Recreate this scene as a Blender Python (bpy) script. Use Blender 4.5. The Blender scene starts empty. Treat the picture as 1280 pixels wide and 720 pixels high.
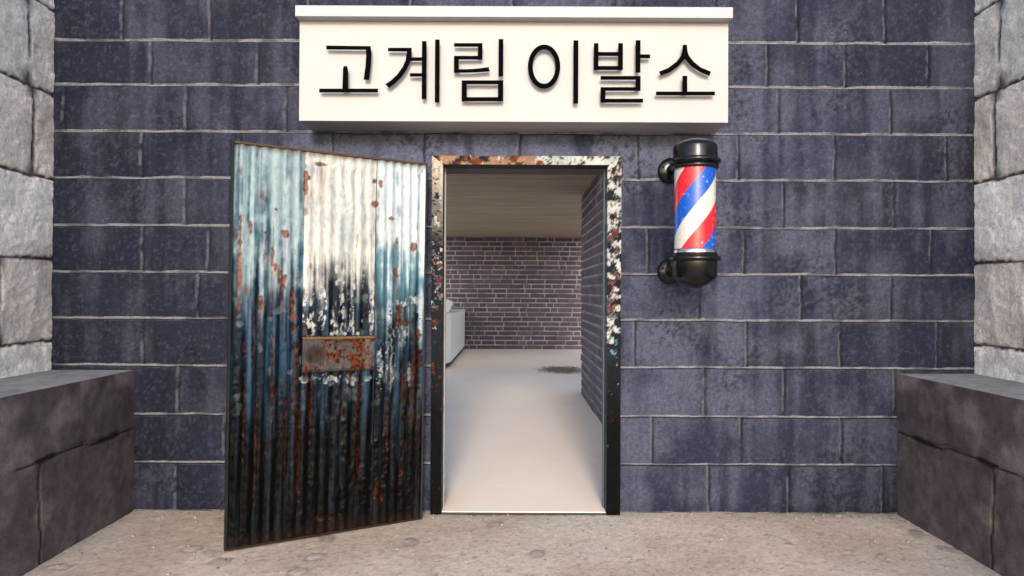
import bpy, bmesh, math, random
import numpy as np
from mathutils import Matrix, Vector

random.seed(7)
rng = np.random.default_rng(7)
S = bpy.context.scene
COL = S.collection
R = math.radians

# ------------------------------------------------------------------ helpers
def tag(o, label=None, cat=None, group=None, kind=None):
    if label: o['label'] = label
    if cat: o['category'] = cat
    if group: o['group'] = group
    if kind: o['kind'] = kind
    return o

def empty(name, loc=(0, 0, 0), label=None, cat=None, group=None):
    o = bpy.data.objects.new(name, None)
    COL.objects.link(o)
    o.location = loc
    o.empty_display_size = 0.1
    return tag(o, label, cat, group)

# --- value noise in numpy
def _hash(ix, iy, seed):
    n = (ix.astype(np.int64) * 374761393 + iy.astype(np.int64) * 668265263 + seed * 1442695041) & 0xffffffff
    n = ((n ^ (n >> 13)) * 1274126177) & 0xffffffff
    n = (n ^ (n >> 16)) & 0xffffffff
    return n / 4294967295.0

def vnoise(x, y, seed=0):
    x = np.asarray(x, float); y = np.asarray(y, float)
    ix = np.floor(x); iy = np.floor(y)
    fx = x - ix; fy = y - iy
    fx = fx * fx * (3 - 2 * fx); fy = fy * fy * (3 - 2 * fy)
    a = _hash(ix, iy, seed); b = _hash(ix + 1, iy, seed)
    c = _hash(ix, iy + 1, seed); d = _hash(ix + 1, iy + 1, seed)
    return a + (b - a) * fx + (c - a) * fy + (a - b - c + d) * fx * fy

def fbm(x, y, seed=0, octv=4, gain=0.5):
    s = 0; amp = 1; tot = 0; f = 1
    for k in range(octv):
        s = s + amp * vnoise(np.asarray(x) * f + 13.7 * k, np.asarray(y) * f - 7.1 * k, seed + k * 17)
        tot += amp; amp *= gain; f *= 2.03
    return s / tot

def sstep(a, b, x):
    t = np.clip((x - a) / (b - a), 0, 1)
    return t * t * (3 - 2 * t)

def mixc(a, b, t):
    t = np.asarray(t)[..., None]
    return np.asarray(a, float) * (1 - t) + np.asarray(b, float) * t

class MB:
    """collects vertex blocks with colours, builds ONE mesh object"""
    def __init__(self):
        self.v = []; self.c = []; self.f = []; self.n = 0; self.m = []; self.sm = []
    def add(self, verts, faces, col=(1, 1, 1), mi=0, smooth=False):
        verts = np.asarray(verts, float).reshape(-1, 3)
        c = np.empty((len(verts), 3)); c[:] = np.asarray(col, float).reshape(-1, 3) if np.ndim(col) > 1 else col
        self.v.append(verts); self.c.append(c)
        for f in faces:
            self.f.append([i + self.n for i in f])
            self.m.append(mi); self.sm.append(smooth)
        self.n += len(verts)
        return self
    def grid(self, P, col, mask=None, flip=False, smooth=True, mi=0):
        ny, nx = P.shape[:2]
        idx = np.arange(ny * nx).reshape(ny, nx)
        q = np.stack([idx[:-1, :-1], idx[:-1, 1:], idx[1:, 1:], idx[1:, :-1]], -1)
        if flip: q = q[..., ::-1]
        if mask is not None: q = q[mask]
        q = q.reshape(-1, 4)
        c = np.empty((ny, nx, 3)); c[:] = col
        self.add(P.reshape(-1, 3), q.tolist(), c.reshape(-1, 3), mi, smooth)
        return self
    def box(self, x0, x1, y0, y1, z0, z1, col=(1, 1, 1), bev=0.0, mi=0):
        b = bmesh.new()
        bmesh.ops.create_cube(b, size=1)
        for v in b.verts:
            v.co = Vector((x0 + (v.co.x + .5) * (x1 - x0), y0 + (v.co.y + .5) * (y1 - y0), z0 + (v.co.z + .5) * (z1 - z0)))
        if bev > 0:
            bmesh.ops.bevel(b, geom=b.edges[:], offset=bev, segments=2, profile=.6, affect='EDGES')
        b.verts.index_update()
        self.add([v.co[:] for v in b.verts], [[v.index for v in f.verts] for f in b.faces], col, mi)
        b.free()
        return self
    def lathe(self, prof, c=(0, 0, 0), n=64, col=(1, 1, 1), axis='z', mi=0, smooth=True):
        vs = []
        for (r, h) in prof:
            for k in range(n):
                a = 2 * math.pi * k / n
                if axis == 'z': vs.append((c[0] + r * math.cos(a), c[1] + r * math.sin(a), c[2] + h))
                else: vs.append((c[0] + r * math.cos(a), c[1] + h, c[2] + r * math.sin(a)))
        fs = []
        for i in range(len(prof) - 1):
            for k in range(n):
                k2 = (k + 1) % n
                q = [i * n + k, i * n + k2, (i + 1) * n + k2, (i + 1) * n + k]
                fs.append(q if axis == 'z' else q[::-1])
        fs.append([k for k in range(n)][::-1] if axis == 'z' else [k for k in range(n)])
        fs.append([(len(prof) - 1) * n + k for k in range(n)][::1 if axis == 'z' else -1])
        self.add(vs, fs, col, mi, smooth)
        return self
    def prism(self, poly, y0, y1, col=(1, 1, 1), mi=0):
        """poly in x,z extruded along y"""
        n = len(poly)
        vs = [(p[0], y0, p[1]) for p in poly] + [(p[0], y1, p[1]) for p in poly]
        fs = [list(range(n)), list(range(n, 2 * n))[::-1]]
        for k in range(n):
            fs.append([k, (k + 1) % n, n + (k + 1) % n, n + k][::-1])
        self.add(vs, fs, col, mi)
        return self
    def build(self, name, mat, parent=None, recalc=False, autosmooth=None):
        me = bpy.data.meshes.new(name)
        V = np.concatenate(self.v); C = np.concatenate(self.c)
        me.from_pydata(V.tolist(), [], self.f)
        mats = mat if isinstance(mat, (list, tuple)) else [mat]
        for m in mats: me.materials.append(m)
        me.polygons.foreach_set('material_index', self.m)
        me.polygons.foreach_set('use_smooth', self.sm)
        at = me.color_attributes.new('tint', 'FLOAT_COLOR', 'POINT')
        C4 = np.ones((len(C), 4), np.float32); C4[:, :3] = np.clip(C, 0, 1)
        at.data.foreach_set('color', C4.ravel())
        me.update()
        if recalc:
            b = bmesh.new(); b.from_mesh(me)
            bmesh.ops.recalc_face_normals(b, faces=b.faces[:]); b.to_mesh(me); b.free()
        if autosmooth:
            me.set_sharp_from_angle(angle=R(autosmooth))
        o = bpy.data.objects.new(name, me)
        COL.objects.link(o)
        if parent: o.parent = parent
        return o

# ------------------------------------------------------------------ materials
class NT:
    def __init__(self, name):
        self.m = bpy.data.materials.new(name); self.m.use_nodes = True
        self.t = self.m.node_tree; self.t.nodes.clear()
        self.out = self.t.nodes.new('ShaderNodeOutputMaterial')
        self.b = self.t.nodes.new('ShaderNodeBsdfPrincipled')
        self.t.links.new(self.b.outputs[0], self.out.inputs[0])
    def n(self, typ, **kw):
        nd = self.t.nodes.new(typ)
        for k, v in kw.items():
            if k.startswith('i_'):
                key = k[2:].replace('_', ' ')
                nd.inputs[key].default_value = v
            else: setattr(nd, k, v)
        return nd
    def l(self, a, b): self.t.links.new(a, b)
    def math(self, op, a, b=None, c=None, clamp=False):
        nd = self.n('ShaderNodeMath', operation=op, use_clamp=clamp)
        for i, x in enumerate((a, b, c)):
            if x is None: continue
            if isinstance(x, (int, float)): nd.inputs[i].default_value = x
            else: self.l(x, nd.inputs[i])
        return nd.outputs[0]
    def coord(self, kind='Object', scale=(1, 1, 1)):
        tc = self.n('ShaderNodeTexCoord'); mp = self.n('ShaderNodeMapping')
        mp.inputs['Scale'].default_value = scale
        self.l(tc.outputs[kind], mp.inputs[0]); return mp.outputs[0]
    def noise(self, vec, scale, detail=4, rough=.55, dist=0):
        nd = self.n('ShaderNodeTexNoise'); nd.inputs['Scale'].default_value = scale
        nd.inputs['Detail'].default_value = detail; nd.inputs['Roughness'].default_value = rough
        nd.inputs['Distortion'].default_value = dist
        self.l(vec, nd.inputs['Vector']); return nd.outputs['Fac']
    def ramp(self, fac, stops, interp='LINEAR'):
        nd = self.n('ShaderNodeValToRGB'); cr = nd.color_ramp; cr.interpolation = interp
        while len(cr.elements) > 1: cr.elements.remove(cr.elements[-1])
        for i, (p, c) in enumerate(stops):
            if isinstance(c, (int, float)): c = (c, c, c)
            e = cr.elements[0] if i == 0 else cr.elements.new(p)
            e.position = p; e.color = (*c, 1)
        self.l(fac, nd.inputs[0]); return nd.outputs[0]
    def mix(self, fac, a, b, blend='MIX'):
        nd = self.n('ShaderNodeMix', data_type='RGBA', blend_type=blend)
        for sock, x in ((nd.inputs[0], fac), (nd.inputs[6], a), (nd.inputs[7], b)):
            if isinstance(x, (int, float)): sock.default_value = x
            elif isinstance(x, tuple): sock.default_value = (*x, 1)
            else: self.l(x, sock)
        return nd.outputs[2]
    def bump(self, h, strength=.5, dist=.005, prev=None):
        nd = self.n('ShaderNodeBump'); nd.inputs['Strength'].default_value = strength
        nd.inputs['Distance'].default_value = dist
        self.l(h, nd.inputs['Height'])
        if prev: self.l(prev, nd.inputs['Normal'])
        return nd.outputs[0]
    def fin(self, col=None, rough=None, metal=None, normal=None, spec=None, coat=None):
        for key, x in (('Base Color', col), ('Roughness', rough), ('Metallic', metal), ('Normal', normal),
                       ('Specular IOR Level', spec), ('Coat Weight', coat)):
            if x is None: continue
            s = self.b.inputs[key]
            if isinstance(x, (int, float)): s.default_value = x
            elif isinstance(x, tuple): s.default_value = (*x, 1)
            else: self.l(x, s)
        return self.m

def attr_mat(name, rough=.75, fine=60, famp=.5, bstr=.4, bdist=.003, spec=.3, fine2=220, rvar=.15, grain=.2):
    m = NT(name)
    at = m.n('ShaderNodeAttribute', attribute_name='tint')
    co = m.coord()
    n1 = m.noise(co, fine, 5, .62); n2 = m.noise(co, fine2, 3, .6)
    k = m.ramp(n1, [(.28, 1 - famp), (.72, 1 + famp)])
    c = m.mix(1.0, at.outputs['Color'], k, 'MULTIPLY')
    k2 = m.ramp(n2, [(.3, 1 - grain), (.7, 1 + grain)])
    c = m.mix(1.0, c, k2, 'MULTIPLY')
    h = m.math('ADD', m.math('MULTIPLY', n1, 1.0), m.math('MULTIPLY', n2, .5))
    nb = m.bump(h, bstr, bdist)
    r = m.math('ADD', rough - rvar / 2, m.math('MULTIPLY', n1, rvar))
    return m.fin(c, r, 0, nb, spec)

def plain(name, col, rough=.5, metal=0, spec=.5, nscale=30, amp=.06, bstr=.05, bdist=.002):
    m = NT(name); co = m.coord(); n1 = m.noise(co, nscale, 4)
    k = m.ramp(n1, [(.3, 1 - amp), (.7, 1 + amp)])
    c = m.mix(1.0, col, k, 'MULTIPLY')
    r = m.math('ADD', rough - .05, m.math('MULTIPLY', n1, .1))
    return m.fin(c, r, metal, m.bump(n1, bstr, bdist), spec)

M_block = attr_mat('painted_concrete_block', .7, 62, .34, 1.0, .008, .14, 190, .2, .38)
M_stone = attr_mat('pale_rough_stone', .9, 60, .26, .9, .005, .2, 190, .1)
M_ledge = attr_mat('dark_stone', .8, 14, .3, .4, .005, .1, 120, .15)
M_brick = attr_mat('glazed_dark_brick', .7, 30, .2, .4, .006, .3, 120, .15)
M_ground = attr_mat('sandy_concrete', .9, 60, .2, .55, .004, .15, 300, .1)
M_dark = plain('dark_steel', (.012, .012, .014), .45, 0, .4)
M_cap = plain('black_enamel', (.003, .003, .0035), .24, 0, .42, 40, .15, .06)
M_chrome = plain('polished_steel', (.6, .6, .6), .25, 1, .5)
M_sign = plain('off_white_panel', (.392, .380, .378), .55, 0, .3, 8, .02, .03)
M_cornice = plain('off_white_cornice', (.36, .365, .39), .55, 0, .3, 8, .02, .03)
M_letter = plain('black_letter', (.001, .001, .001), .8, 0, .03)
M_counter = plain('white_laminate', (.93, .92, .90), .4, 0, .4, 5, .015, .02)
M_greybox = plain('light_grey_plastic', (.55, .55, .52), .5, 0, .4)
M_hair = plain('cut_hair', (.20, .14, .10), .6, 0, .3)
M_plaster = plain('grey_plaster', (.75, .73, .7), .85, 0, .2, 12, .1, .2)

# metal with painted attribute; gloss varies with a fine noise
def sheet_mat(name, rlo=.26, rhi=.6, spc=.09):
    m = NT(name)
    at = m.n('ShaderNodeAttribute', attribute_name='tint')
    co = m.coord('Object', (1, 1, .35)); co2 = m.coord()
    n1 = m.noise(co, 60, 6, .65, .4); n2 = m.noise(co2, 160, 4, .6)
    k = m.ramp(n1, [(.3, .72), (.7, 1.22)])
    c = m.mix(1.0, at.outputs['Color'], k, 'MULTIPLY')
    sp = m.ramp(n2, [(.64, 0), (.7, 1)])
    c = m.mix(m.math('MULTIPLY', sp, .3), c, (.05, .018, .008))
    r = m.ramp(n1, [(.35, rlo), (.7, rhi)])
    nb = m.bump(m.math('ADD', n1, m.math('MULTIPLY', n2, .5)), .35, .003)
    return m.fin(c, r, .0, nb, spc)
M_sheet = sheet_mat('weathered_corrugated_iron')
M_flaky = sheet_mat('flaking_painted_steel', .34, .65, .04)

# interior floor: warm cream boards, faint bands
def floor_mat():
    m = NT('cream_boards')
    co = m.coord('Object', (.6, 14, 1)); n1 = m.noise(co, 3, 4, .6)
    co2 = m.coord(); n2 = m.noise(co2, 1.3, 3)
    c = m.mix(1.0, (.97, .81, .67), m.ramp(n1, [(.3, .96), (.7, 1.02)]), 'MULTIPLY')
    c = m.mix(1.0, c, m.ramp(n2, [(.3, .96), (.7, 1.02)]), 'MULTIPLY')
    return m.fin(c, .75, 0, m.bump(n1, .08, .002), .2)
M_floor = floor_mat()
def ceil_mat():
    m = NT('brown_ceiling_boards')
    co = m.coord('Object', (.5, 5, 1)); n1 = m.noise(co, 2.2, 5, .65)
    n2 = m.noise(m.coord(), 60, 3)
    c = m.mix(1.0, (.33, .265, .19), m.ramp(n1, [(.3, .75), (.7, 1.2)]), 'MULTIPLY')
    c = m.mix(1.0, c, m.ramp(n2, [(.3, .88), (.7, 1.12)]), 'MULTIPLY')
    return m.fin(c, .8, 0, m.bump(n1, .1, .004), .2)
M_ceil = ceil_mat()

# ------------------------------------------------------------------ ground
def axis(segs):
    out = []
    for a, b, st in segs:
        n = max(1, int(round((b - a) / st)))
        out.append(np.linspace(a, b, n + 1)[:-1])
    out.append([segs[-1][1]])
    return np.concatenate(out)
gx = axis([(-120, -20, 10), (-20, -3, 1.0), (-3, -2.3, .05), (-2.3, 2.35, .014), (2.35, 3, .05), (3, 20, 1.0), (20, 120, 10)])
gy = axis([(-120, -20, 10), (-20, -3, 1.0), (-3, -1.7, .05), (-1.7, .05, .014), (.05, 1, .2), (1, 14, 1.5), (14, 120, 12)])
X, Y = np.meshgrid(gx, gy)
near = sstep(3.2, 2.4, np.abs(X)) * sstep(-3, -1.8, Y) * sstep(.2, .06, Y)
lump = fbm(X * 2.2, Y * 2.2, 3, 5)
fine = fbm(X * 28, Y * 28, 9, 3)
# embedded stones: cellular pattern
def cells(x, y, s, seed, jit=.9):
    gx_ = np.floor(x * s); gy_ = np.floor(y * s)
    best = np.full(x.shape, 9.); rid = np.zeros(x.shape)
    for dx in (-1, 0, 1):
        for dy in (-1, 0, 1):
            cx = gx_ + dx; cy = gy_ + dy
            px = cx + .5 + jit * (_hash(cx, cy, seed) - .5); py = cy + .5 + jit * (_hash(cx, cy, seed + 1) - .5)
            ang = _hash(cx, cy, seed + 2) * 3.1; el = .7 + .8 * _hash(cx, cy, seed + 3)
            ux = x * s - px; uy = y * s - py
            u = ux * np.cos(ang) + uy * np.sin(ang); v = -ux * np.sin(ang) + uy * np.cos(ang)
            d = np.sqrt((u * el) ** 2 + (v / el) ** 2)
            h = _hash(cx, cy, seed + 4)
            upd = d < best
            best = np.where(upd, d, best); rid = np.where(upd, h, rid)
    return best, rid
Xw = X + .03 * (fbm(X * 25, Y * 25, 41, 3) - .5); Yw = Y + .03 * (fbm(X * 25, Y * 25, 51, 3) - .5)
d1, r1 = cells(Xw, Yw, 7, 100); d2, r2 = cells(Xw, Yw, 30, 200)
st1 = sstep(.34, .22, d1) * (r1 > .93); st2 = sstep(.36, .22, d2) * (r2 > .66)
base = mixc((.50, .39, .31), (.60, .485, .395), sstep(.35, .65, lump))
base = base * (0.76 + .48 * fbm(X * 55, Y * 55, 77, 3))[..., None]
base = mixc(base, (.52, .47, .42), .35 * sstep(.5, .75, fbm(X * .9 + 4, Y * .9, 31, 3)))
tone1 = mixc((.17, .145, .135), (.50, .45, .41), np.where((r1 * 37) % 1 > .5, 1., 0.))
tone2 = mixc((.15, .125, .115), (.55, .50, .46), np.where((r2 * 53) % 1 > .55, 1., 0.))
base = mixc(base, tone1, .42 * st1 * near); base = mixc(base, tone2, .42 * st2 * near)
edge1 = sstep(.22, .30, d1) * sstep(.42, .32, d1) * (r1 > .93)
base = base * (1 - .35 * edge1 * near)[..., None]
foot_dark = sstep(.10, .0, -Y) * (Y < .01)  # ground darker along the foot of the facade
base = base * (1 - .35 * foot_dark * fbm(X * 6, Y * 6, 71))[..., None]
Z = near * (.006 * (lump - .5) + .0035 * (fine - .5) + .002 * st1 + .0015 * st2 - .002 * edge1) 
Z = Z - .002
g = MB(); g.grid(np.stack([X, Y, Z], -1), base)
tag(g.build('ground', M_ground), kind='structure')

mm = MB(); vs = []; fs = []; cs = []
for k in range(420):
    x = random.uniform(-2.2, 2.25); y = -abs(random.gauss(0, .75)) - .01
    if random.random() < .35: y = -random.expovariate(14) - .005
    if y < -2.4 or (x < 0 and -1.5 < x < -.4 and False): continue
    r0 = random.choice([.0022, .003, .004, .0055, .008 if random.random() < .3 else .003]); a0 = random.random() * 6.28; n = 6; b0 = len(vs)
    rr = [r0 * random.uniform(.7, 1.25) for _ in range(n)]
    for q in range(n): vs.append((x + rr[q] * 1.3 * math.cos(a0 + q * 1.047), y + rr[q] * math.sin(a0 + q * 1.047), -.004))
    for q in range(n): vs.append((x + .6 * rr[q] * math.cos(a0 + q * 1.047), y + .6 * rr[q] * math.sin(a0 + q * 1.047), .001 + r0 * .55))
    for q in range(n): fs.append([b0 + q, b0 + (q + 1) % n, b0 + n + (q + 1) % n, b0 + n + q])
    fs.append([b0 + n + q for q in range(n)])
    t_ = random.choice([(.16, .13, .12), (.30, .25, .21), (.34, .29, .25), (.22, .18, .16)]); cs += [t_] * (2 * n)
mm.add(vs, fs, np.array(cs))
tag(mm.build('grit', M_ground), 'fine grit and small stone chips scattered over the ground', 'grit', kind='stuff')

# ------------------------------------------------------------------ facade of grey-blue blocks
XL, XR = -2.72, 2.735
FT = .43                                   # facade thickness
OX0, OX1, OZ = -.435, .60, 2.062          # hole in the wall
zj = [0, .285, .566, .853, 1.13, 1.40, 1.674, 1.954, 2.228, 2.503, 2.765, 3.06]
jpx = [  # upright joints per course (metres from the camera axis, from floor up)
    [-1.96, -1.40, -.84, 1.16, 1.63, 2.18], [-2.3, -1.68, -1.1, -.6, .826, 1.352, 1.94, 2.5],
    [-1.95, -1.35, -.8, 1.136, 1.60, 2.25], [-2.16, -1.6, -1.05, -.55, .723, 1.38, 1.93, 2.5],
    [-1.84, -1.25, -.75, 1.1, 1.70, 2.23], [-2.17, -1.78, -1.15, -.6, .80, 1.366, 1.9, 2.465],
    [-1.92, -1.3, -.72, 1.05, 1.596, 2.244], [-2.18, -1.6, -1.06, -.52, .04, .74, 1.333, 1.897, 2.554],
    [-2.64, -1.92, -1.33, -.76, -.2, .35, .95, 1.568, 2.225], [-2.127, -1.5, -.95, -.4, .2, .78, 1.5, 1.96, 2.446],
    [-2.3, -1.78, -1.2, -.6, 0, .6, 1.2, 1.68, 2.19], [-2.1, -1.5, -.9, -.3, .3, .9, 1.5, 2.1]]
xs = axis([(XL, OX0, .0065), (OX0, OX1, .0065), (OX1, XR, .0065)])
zl = []; zc = []
for k in range(len(zj) - 1):
    a, b = zj[k], zj[k + 1]
    off = [0, .003, .0055, .0075, .010, .013, .018]
    body = list(np.linspace(a + .03, b - .03, 22))
    row = [a + o for o in off] + body + [b - o for o in off[::-1][:-1]]
    zl += row; zc += [k] * len(row)
zl.append(zj[-1]); zc.append(len(zj) - 2)
zs = np.array(zl); zc = np.array(zc)
iz = np.argmin(np.abs(zs - OZ)); zs[iz] = OZ
Xg, Zg = np.meshgrid(xs, zs); Cg = np.repeat(zc[:, None], len(xs), 1)
zja = np.array(zj)
dlo = Zg - zja[Cg]; dhi = zja[Cg + 1] - Zg
dH = np.minimum(dlo, dhi)
dV = np.full(Xg.shape, 9.); dS = np.full(Xg.shape, 9.); bid = np.zeros(Xg.shape)
wob = .006 * (fbm(Xg * 9, Zg * 9, 5, 2) - .5) * 2 + .004 * (vnoise(Xg * 60, Zg * 60, 6) - .5)
for k, js in enumerate(jpx):
    m = zc == k
    js = np.array(js)
    xr_ = Xg[m] + wob[m]
    dd_ = xr_[..., None] - js; ki = np.argmin(np.abs(dd_), -1)
    dS[m] = np.take_along_axis(dd_, ki[..., None], -1)[..., 0]; dV[m] = np.abs(dS[m])
    bid[m] = np.sum(xr_[..., None] > js, -1) + k * 31
ed = vnoise(Xg * 22, Zg * 22, 8)
cornerr = sstep(.03, .0, np.minimum(dH, 9)) * sstep(.03, 0, dV)
hH = sstep(.0065 + .004 * (ed - .5) + .004 * cornerr, .0035, dH)
hV = sstep(.0075 + .004 * (ed - .5), .0022, dV)
rough = fbm(Xg * 11, Zg * 11, 11, 4)
clus = sstep(.50, .68, fbm(Xg * 3.1 + 5, Zg * 3.6, 12, 3))
pit = fbm(Xg * 62, Zg * 62, 14, 3)
ridge = 1 - np.abs(2 * vnoise(Xg * 45, Zg * 60, 15) - 1)
hgt = .003 * (rough - .5) + (.0015 + .0065 * clus) * (pit - .5) - .004 * clus * ridge ** 3
pillow = -.0035 * sstep(.022, .0, dH) - .0035 * sstep(.02, 0, dV)
hgt = hgt + (.001 + .004 * clus) * (vnoise(Xg * 95, Zg * 95, 16) - .5)
dep = hgt * (1 - .8 * hH) + pillow - .0075 * hH - .006 * hV
# block tone
br = _hash(bid, bid * 0 + 3, 21); br2 = _hash(bid, bid * 0 + 8, 22)
navy = np.array((.0150, .0180, .0370)); plum = np.array((.0130, .0128, .0220)); pale = np.array((.066, .073, .112))
streak = fbm(Xg * 16, Zg * 1.1, 31, 4); big = fbm(Xg * 1.1 + 9, Zg * 1.3, 33, 3); med = fbm(Xg * 5, Zg * 5, 35, 4)
col = mixc(navy, plum, sstep(.42, .66, med * .8 + br * .2))
lintel_glow = (Cg == 7) * sstep(1.75, .5, np.abs(Xg + .15)) * (.5 + .5 * sstep(.3, .5, med)) * (.7 + .3 * br)  # light patch above the doorway, painted as a paler course
door_glow = sstep(2.9, .7, np.hypot(Xg - .3, (Zg - 1.5) * .9) + 1.2 * (big - .5))  # light falloff around the doorway painted into the block colour
lum = sstep(.40, .70, streak * .40 + med * .46 + br2 * .14 + .10 * door_glow + .10 * lintel_glow)
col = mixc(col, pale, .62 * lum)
col = col * (.80 + .18 * br * 1 - .12 + .62 * door_glow + .85 * lintel_glow)[..., None]
grain = fbm(Xg * 70, Zg * 70, 37, 2)
col = col * (.8 + .4 * grain)[..., None]
col = mixc(col, (.008, .007, .010), .6 * sstep(.5, .33, pit) * (.3 + .7 * clus))
col = mixc(col, (.11, .11, .14), .18 * sstep(.62, .74, pit))
# mortar: pale in the bed joints, faint in the upright ones
bw = .005 + .009 * fbm(Xg * 12, Zg * 3, 43, 3)
bedm = sstep(bw + .002, bw - .001, dH) * (.45 + .55 * sstep(.3, .5, fbm(Xg * 9, Zg * 7, 44, 3)))
col = mixc(col, (.27, .27, .30), .92 * bedm * (dlo < .02) + .20 * bedm * (dlo >= .02))
col = mixc(col, (.004, .004, .006), .9 * sstep(.013, .005, dhi))  # joint shadow painted as a dark line along the block tops
vm = sstep(.0095, .005, np.abs(dS - .003)) * (dlo > .006) * (dhi > .003)
col = mixc(col, (.006, .006, .010), .85 * vm * (.55 + .45 * vnoise(Xg * 3, Zg * 14, 46)))
vl = sstep(.009, .004, np.abs(dS + .010)) * (dlo > .006) * (dhi > .003)
col = mixc(col, (.13, .13, .16), .55 * vl * sstep(.30, .62, fbm(Xg * 9, Zg * 22, 47, 3)))
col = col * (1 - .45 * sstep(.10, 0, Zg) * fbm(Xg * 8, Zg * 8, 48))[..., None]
jn = np.where(dlo < dhi, Cg, Cg + 1)
wz = .010 * (fbm(Xg * 4.5 + jn * 7.7, jn * 3.3, 51, 4) - .5) * sstep(.085, .0, dH) * (jn > 0) * (jn < len(zj) - 1)
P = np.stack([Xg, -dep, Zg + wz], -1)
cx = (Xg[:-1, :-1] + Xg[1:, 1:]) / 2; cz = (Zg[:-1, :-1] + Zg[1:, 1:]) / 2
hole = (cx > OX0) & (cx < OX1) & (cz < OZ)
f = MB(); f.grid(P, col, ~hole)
dk = (.07, .065, .075)
def quad(mb, a, b, c, d, col): mb.add([a, b, c, d], [[0, 1, 2, 3]], col)
def recess(mb, a, b, c, d, nu, nv, colr):   # tessellated flat panel
    a, b, c, d = map(np.array, (a, b, c, d))
    u, v = np.meshgrid(np.linspace(0, 1, nu), np.linspace(0, 1, nv))
    PP = (a[None, None] * ((1 - u) * (1 - v))[..., None] + b * (u * (1 - v))[..., None] + c * (u * v)[..., None] + d * ((1 - u) * v)[..., None])
    mb.grid(PP, colr)
e = -.006
quad(f, (OX0, e, 0), (OX0, FT, 0), (OX0, FT, OZ), (OX0, e, OZ), dk)
quad(f, (OX1, FT, 0), (OX1, e, 0), (OX1, e, OZ), (OX1, FT, OZ), dk)
quad(f, (OX0, e, OZ), (OX0, FT, OZ), (OX1, FT, OZ), (OX1, e, OZ), (.14, .12, .12))
quad(f, (XL, FT, 0), (OX0, FT, 0), (OX0, FT, 3.06), (XL, FT, 3.06), dk)
quad(f, (OX1, FT, 0), (XR, FT, 0), (XR, FT, 3.06), (OX1, FT, 3.06), dk)
quad(f, (OX0, FT, OZ), (OX1, FT, OZ), (OX1, FT, 3.06), (OX0, FT, 3.06), dk)
quad(f, (XL, e, 3.059), (XR, e, 3.059), (XR, FT, 3.059), (XL, FT, 3.059), dk)
quad(f, (XL, e, 0), (XL, FT, 0), (XL, FT, 3.06), (XL, e, 3.06), dk)
quad(f, (XR, e, 0), (XR, FT, 0), (XR, FT, 3.06), (XR, e, 3.06), dk)
shop = empty('barber_shop', (0, 0, 0), 'single storey barber shop of grey blue concrete blocks with open doorway', 'building')
f.build('facade', M_block, shop)

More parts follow.
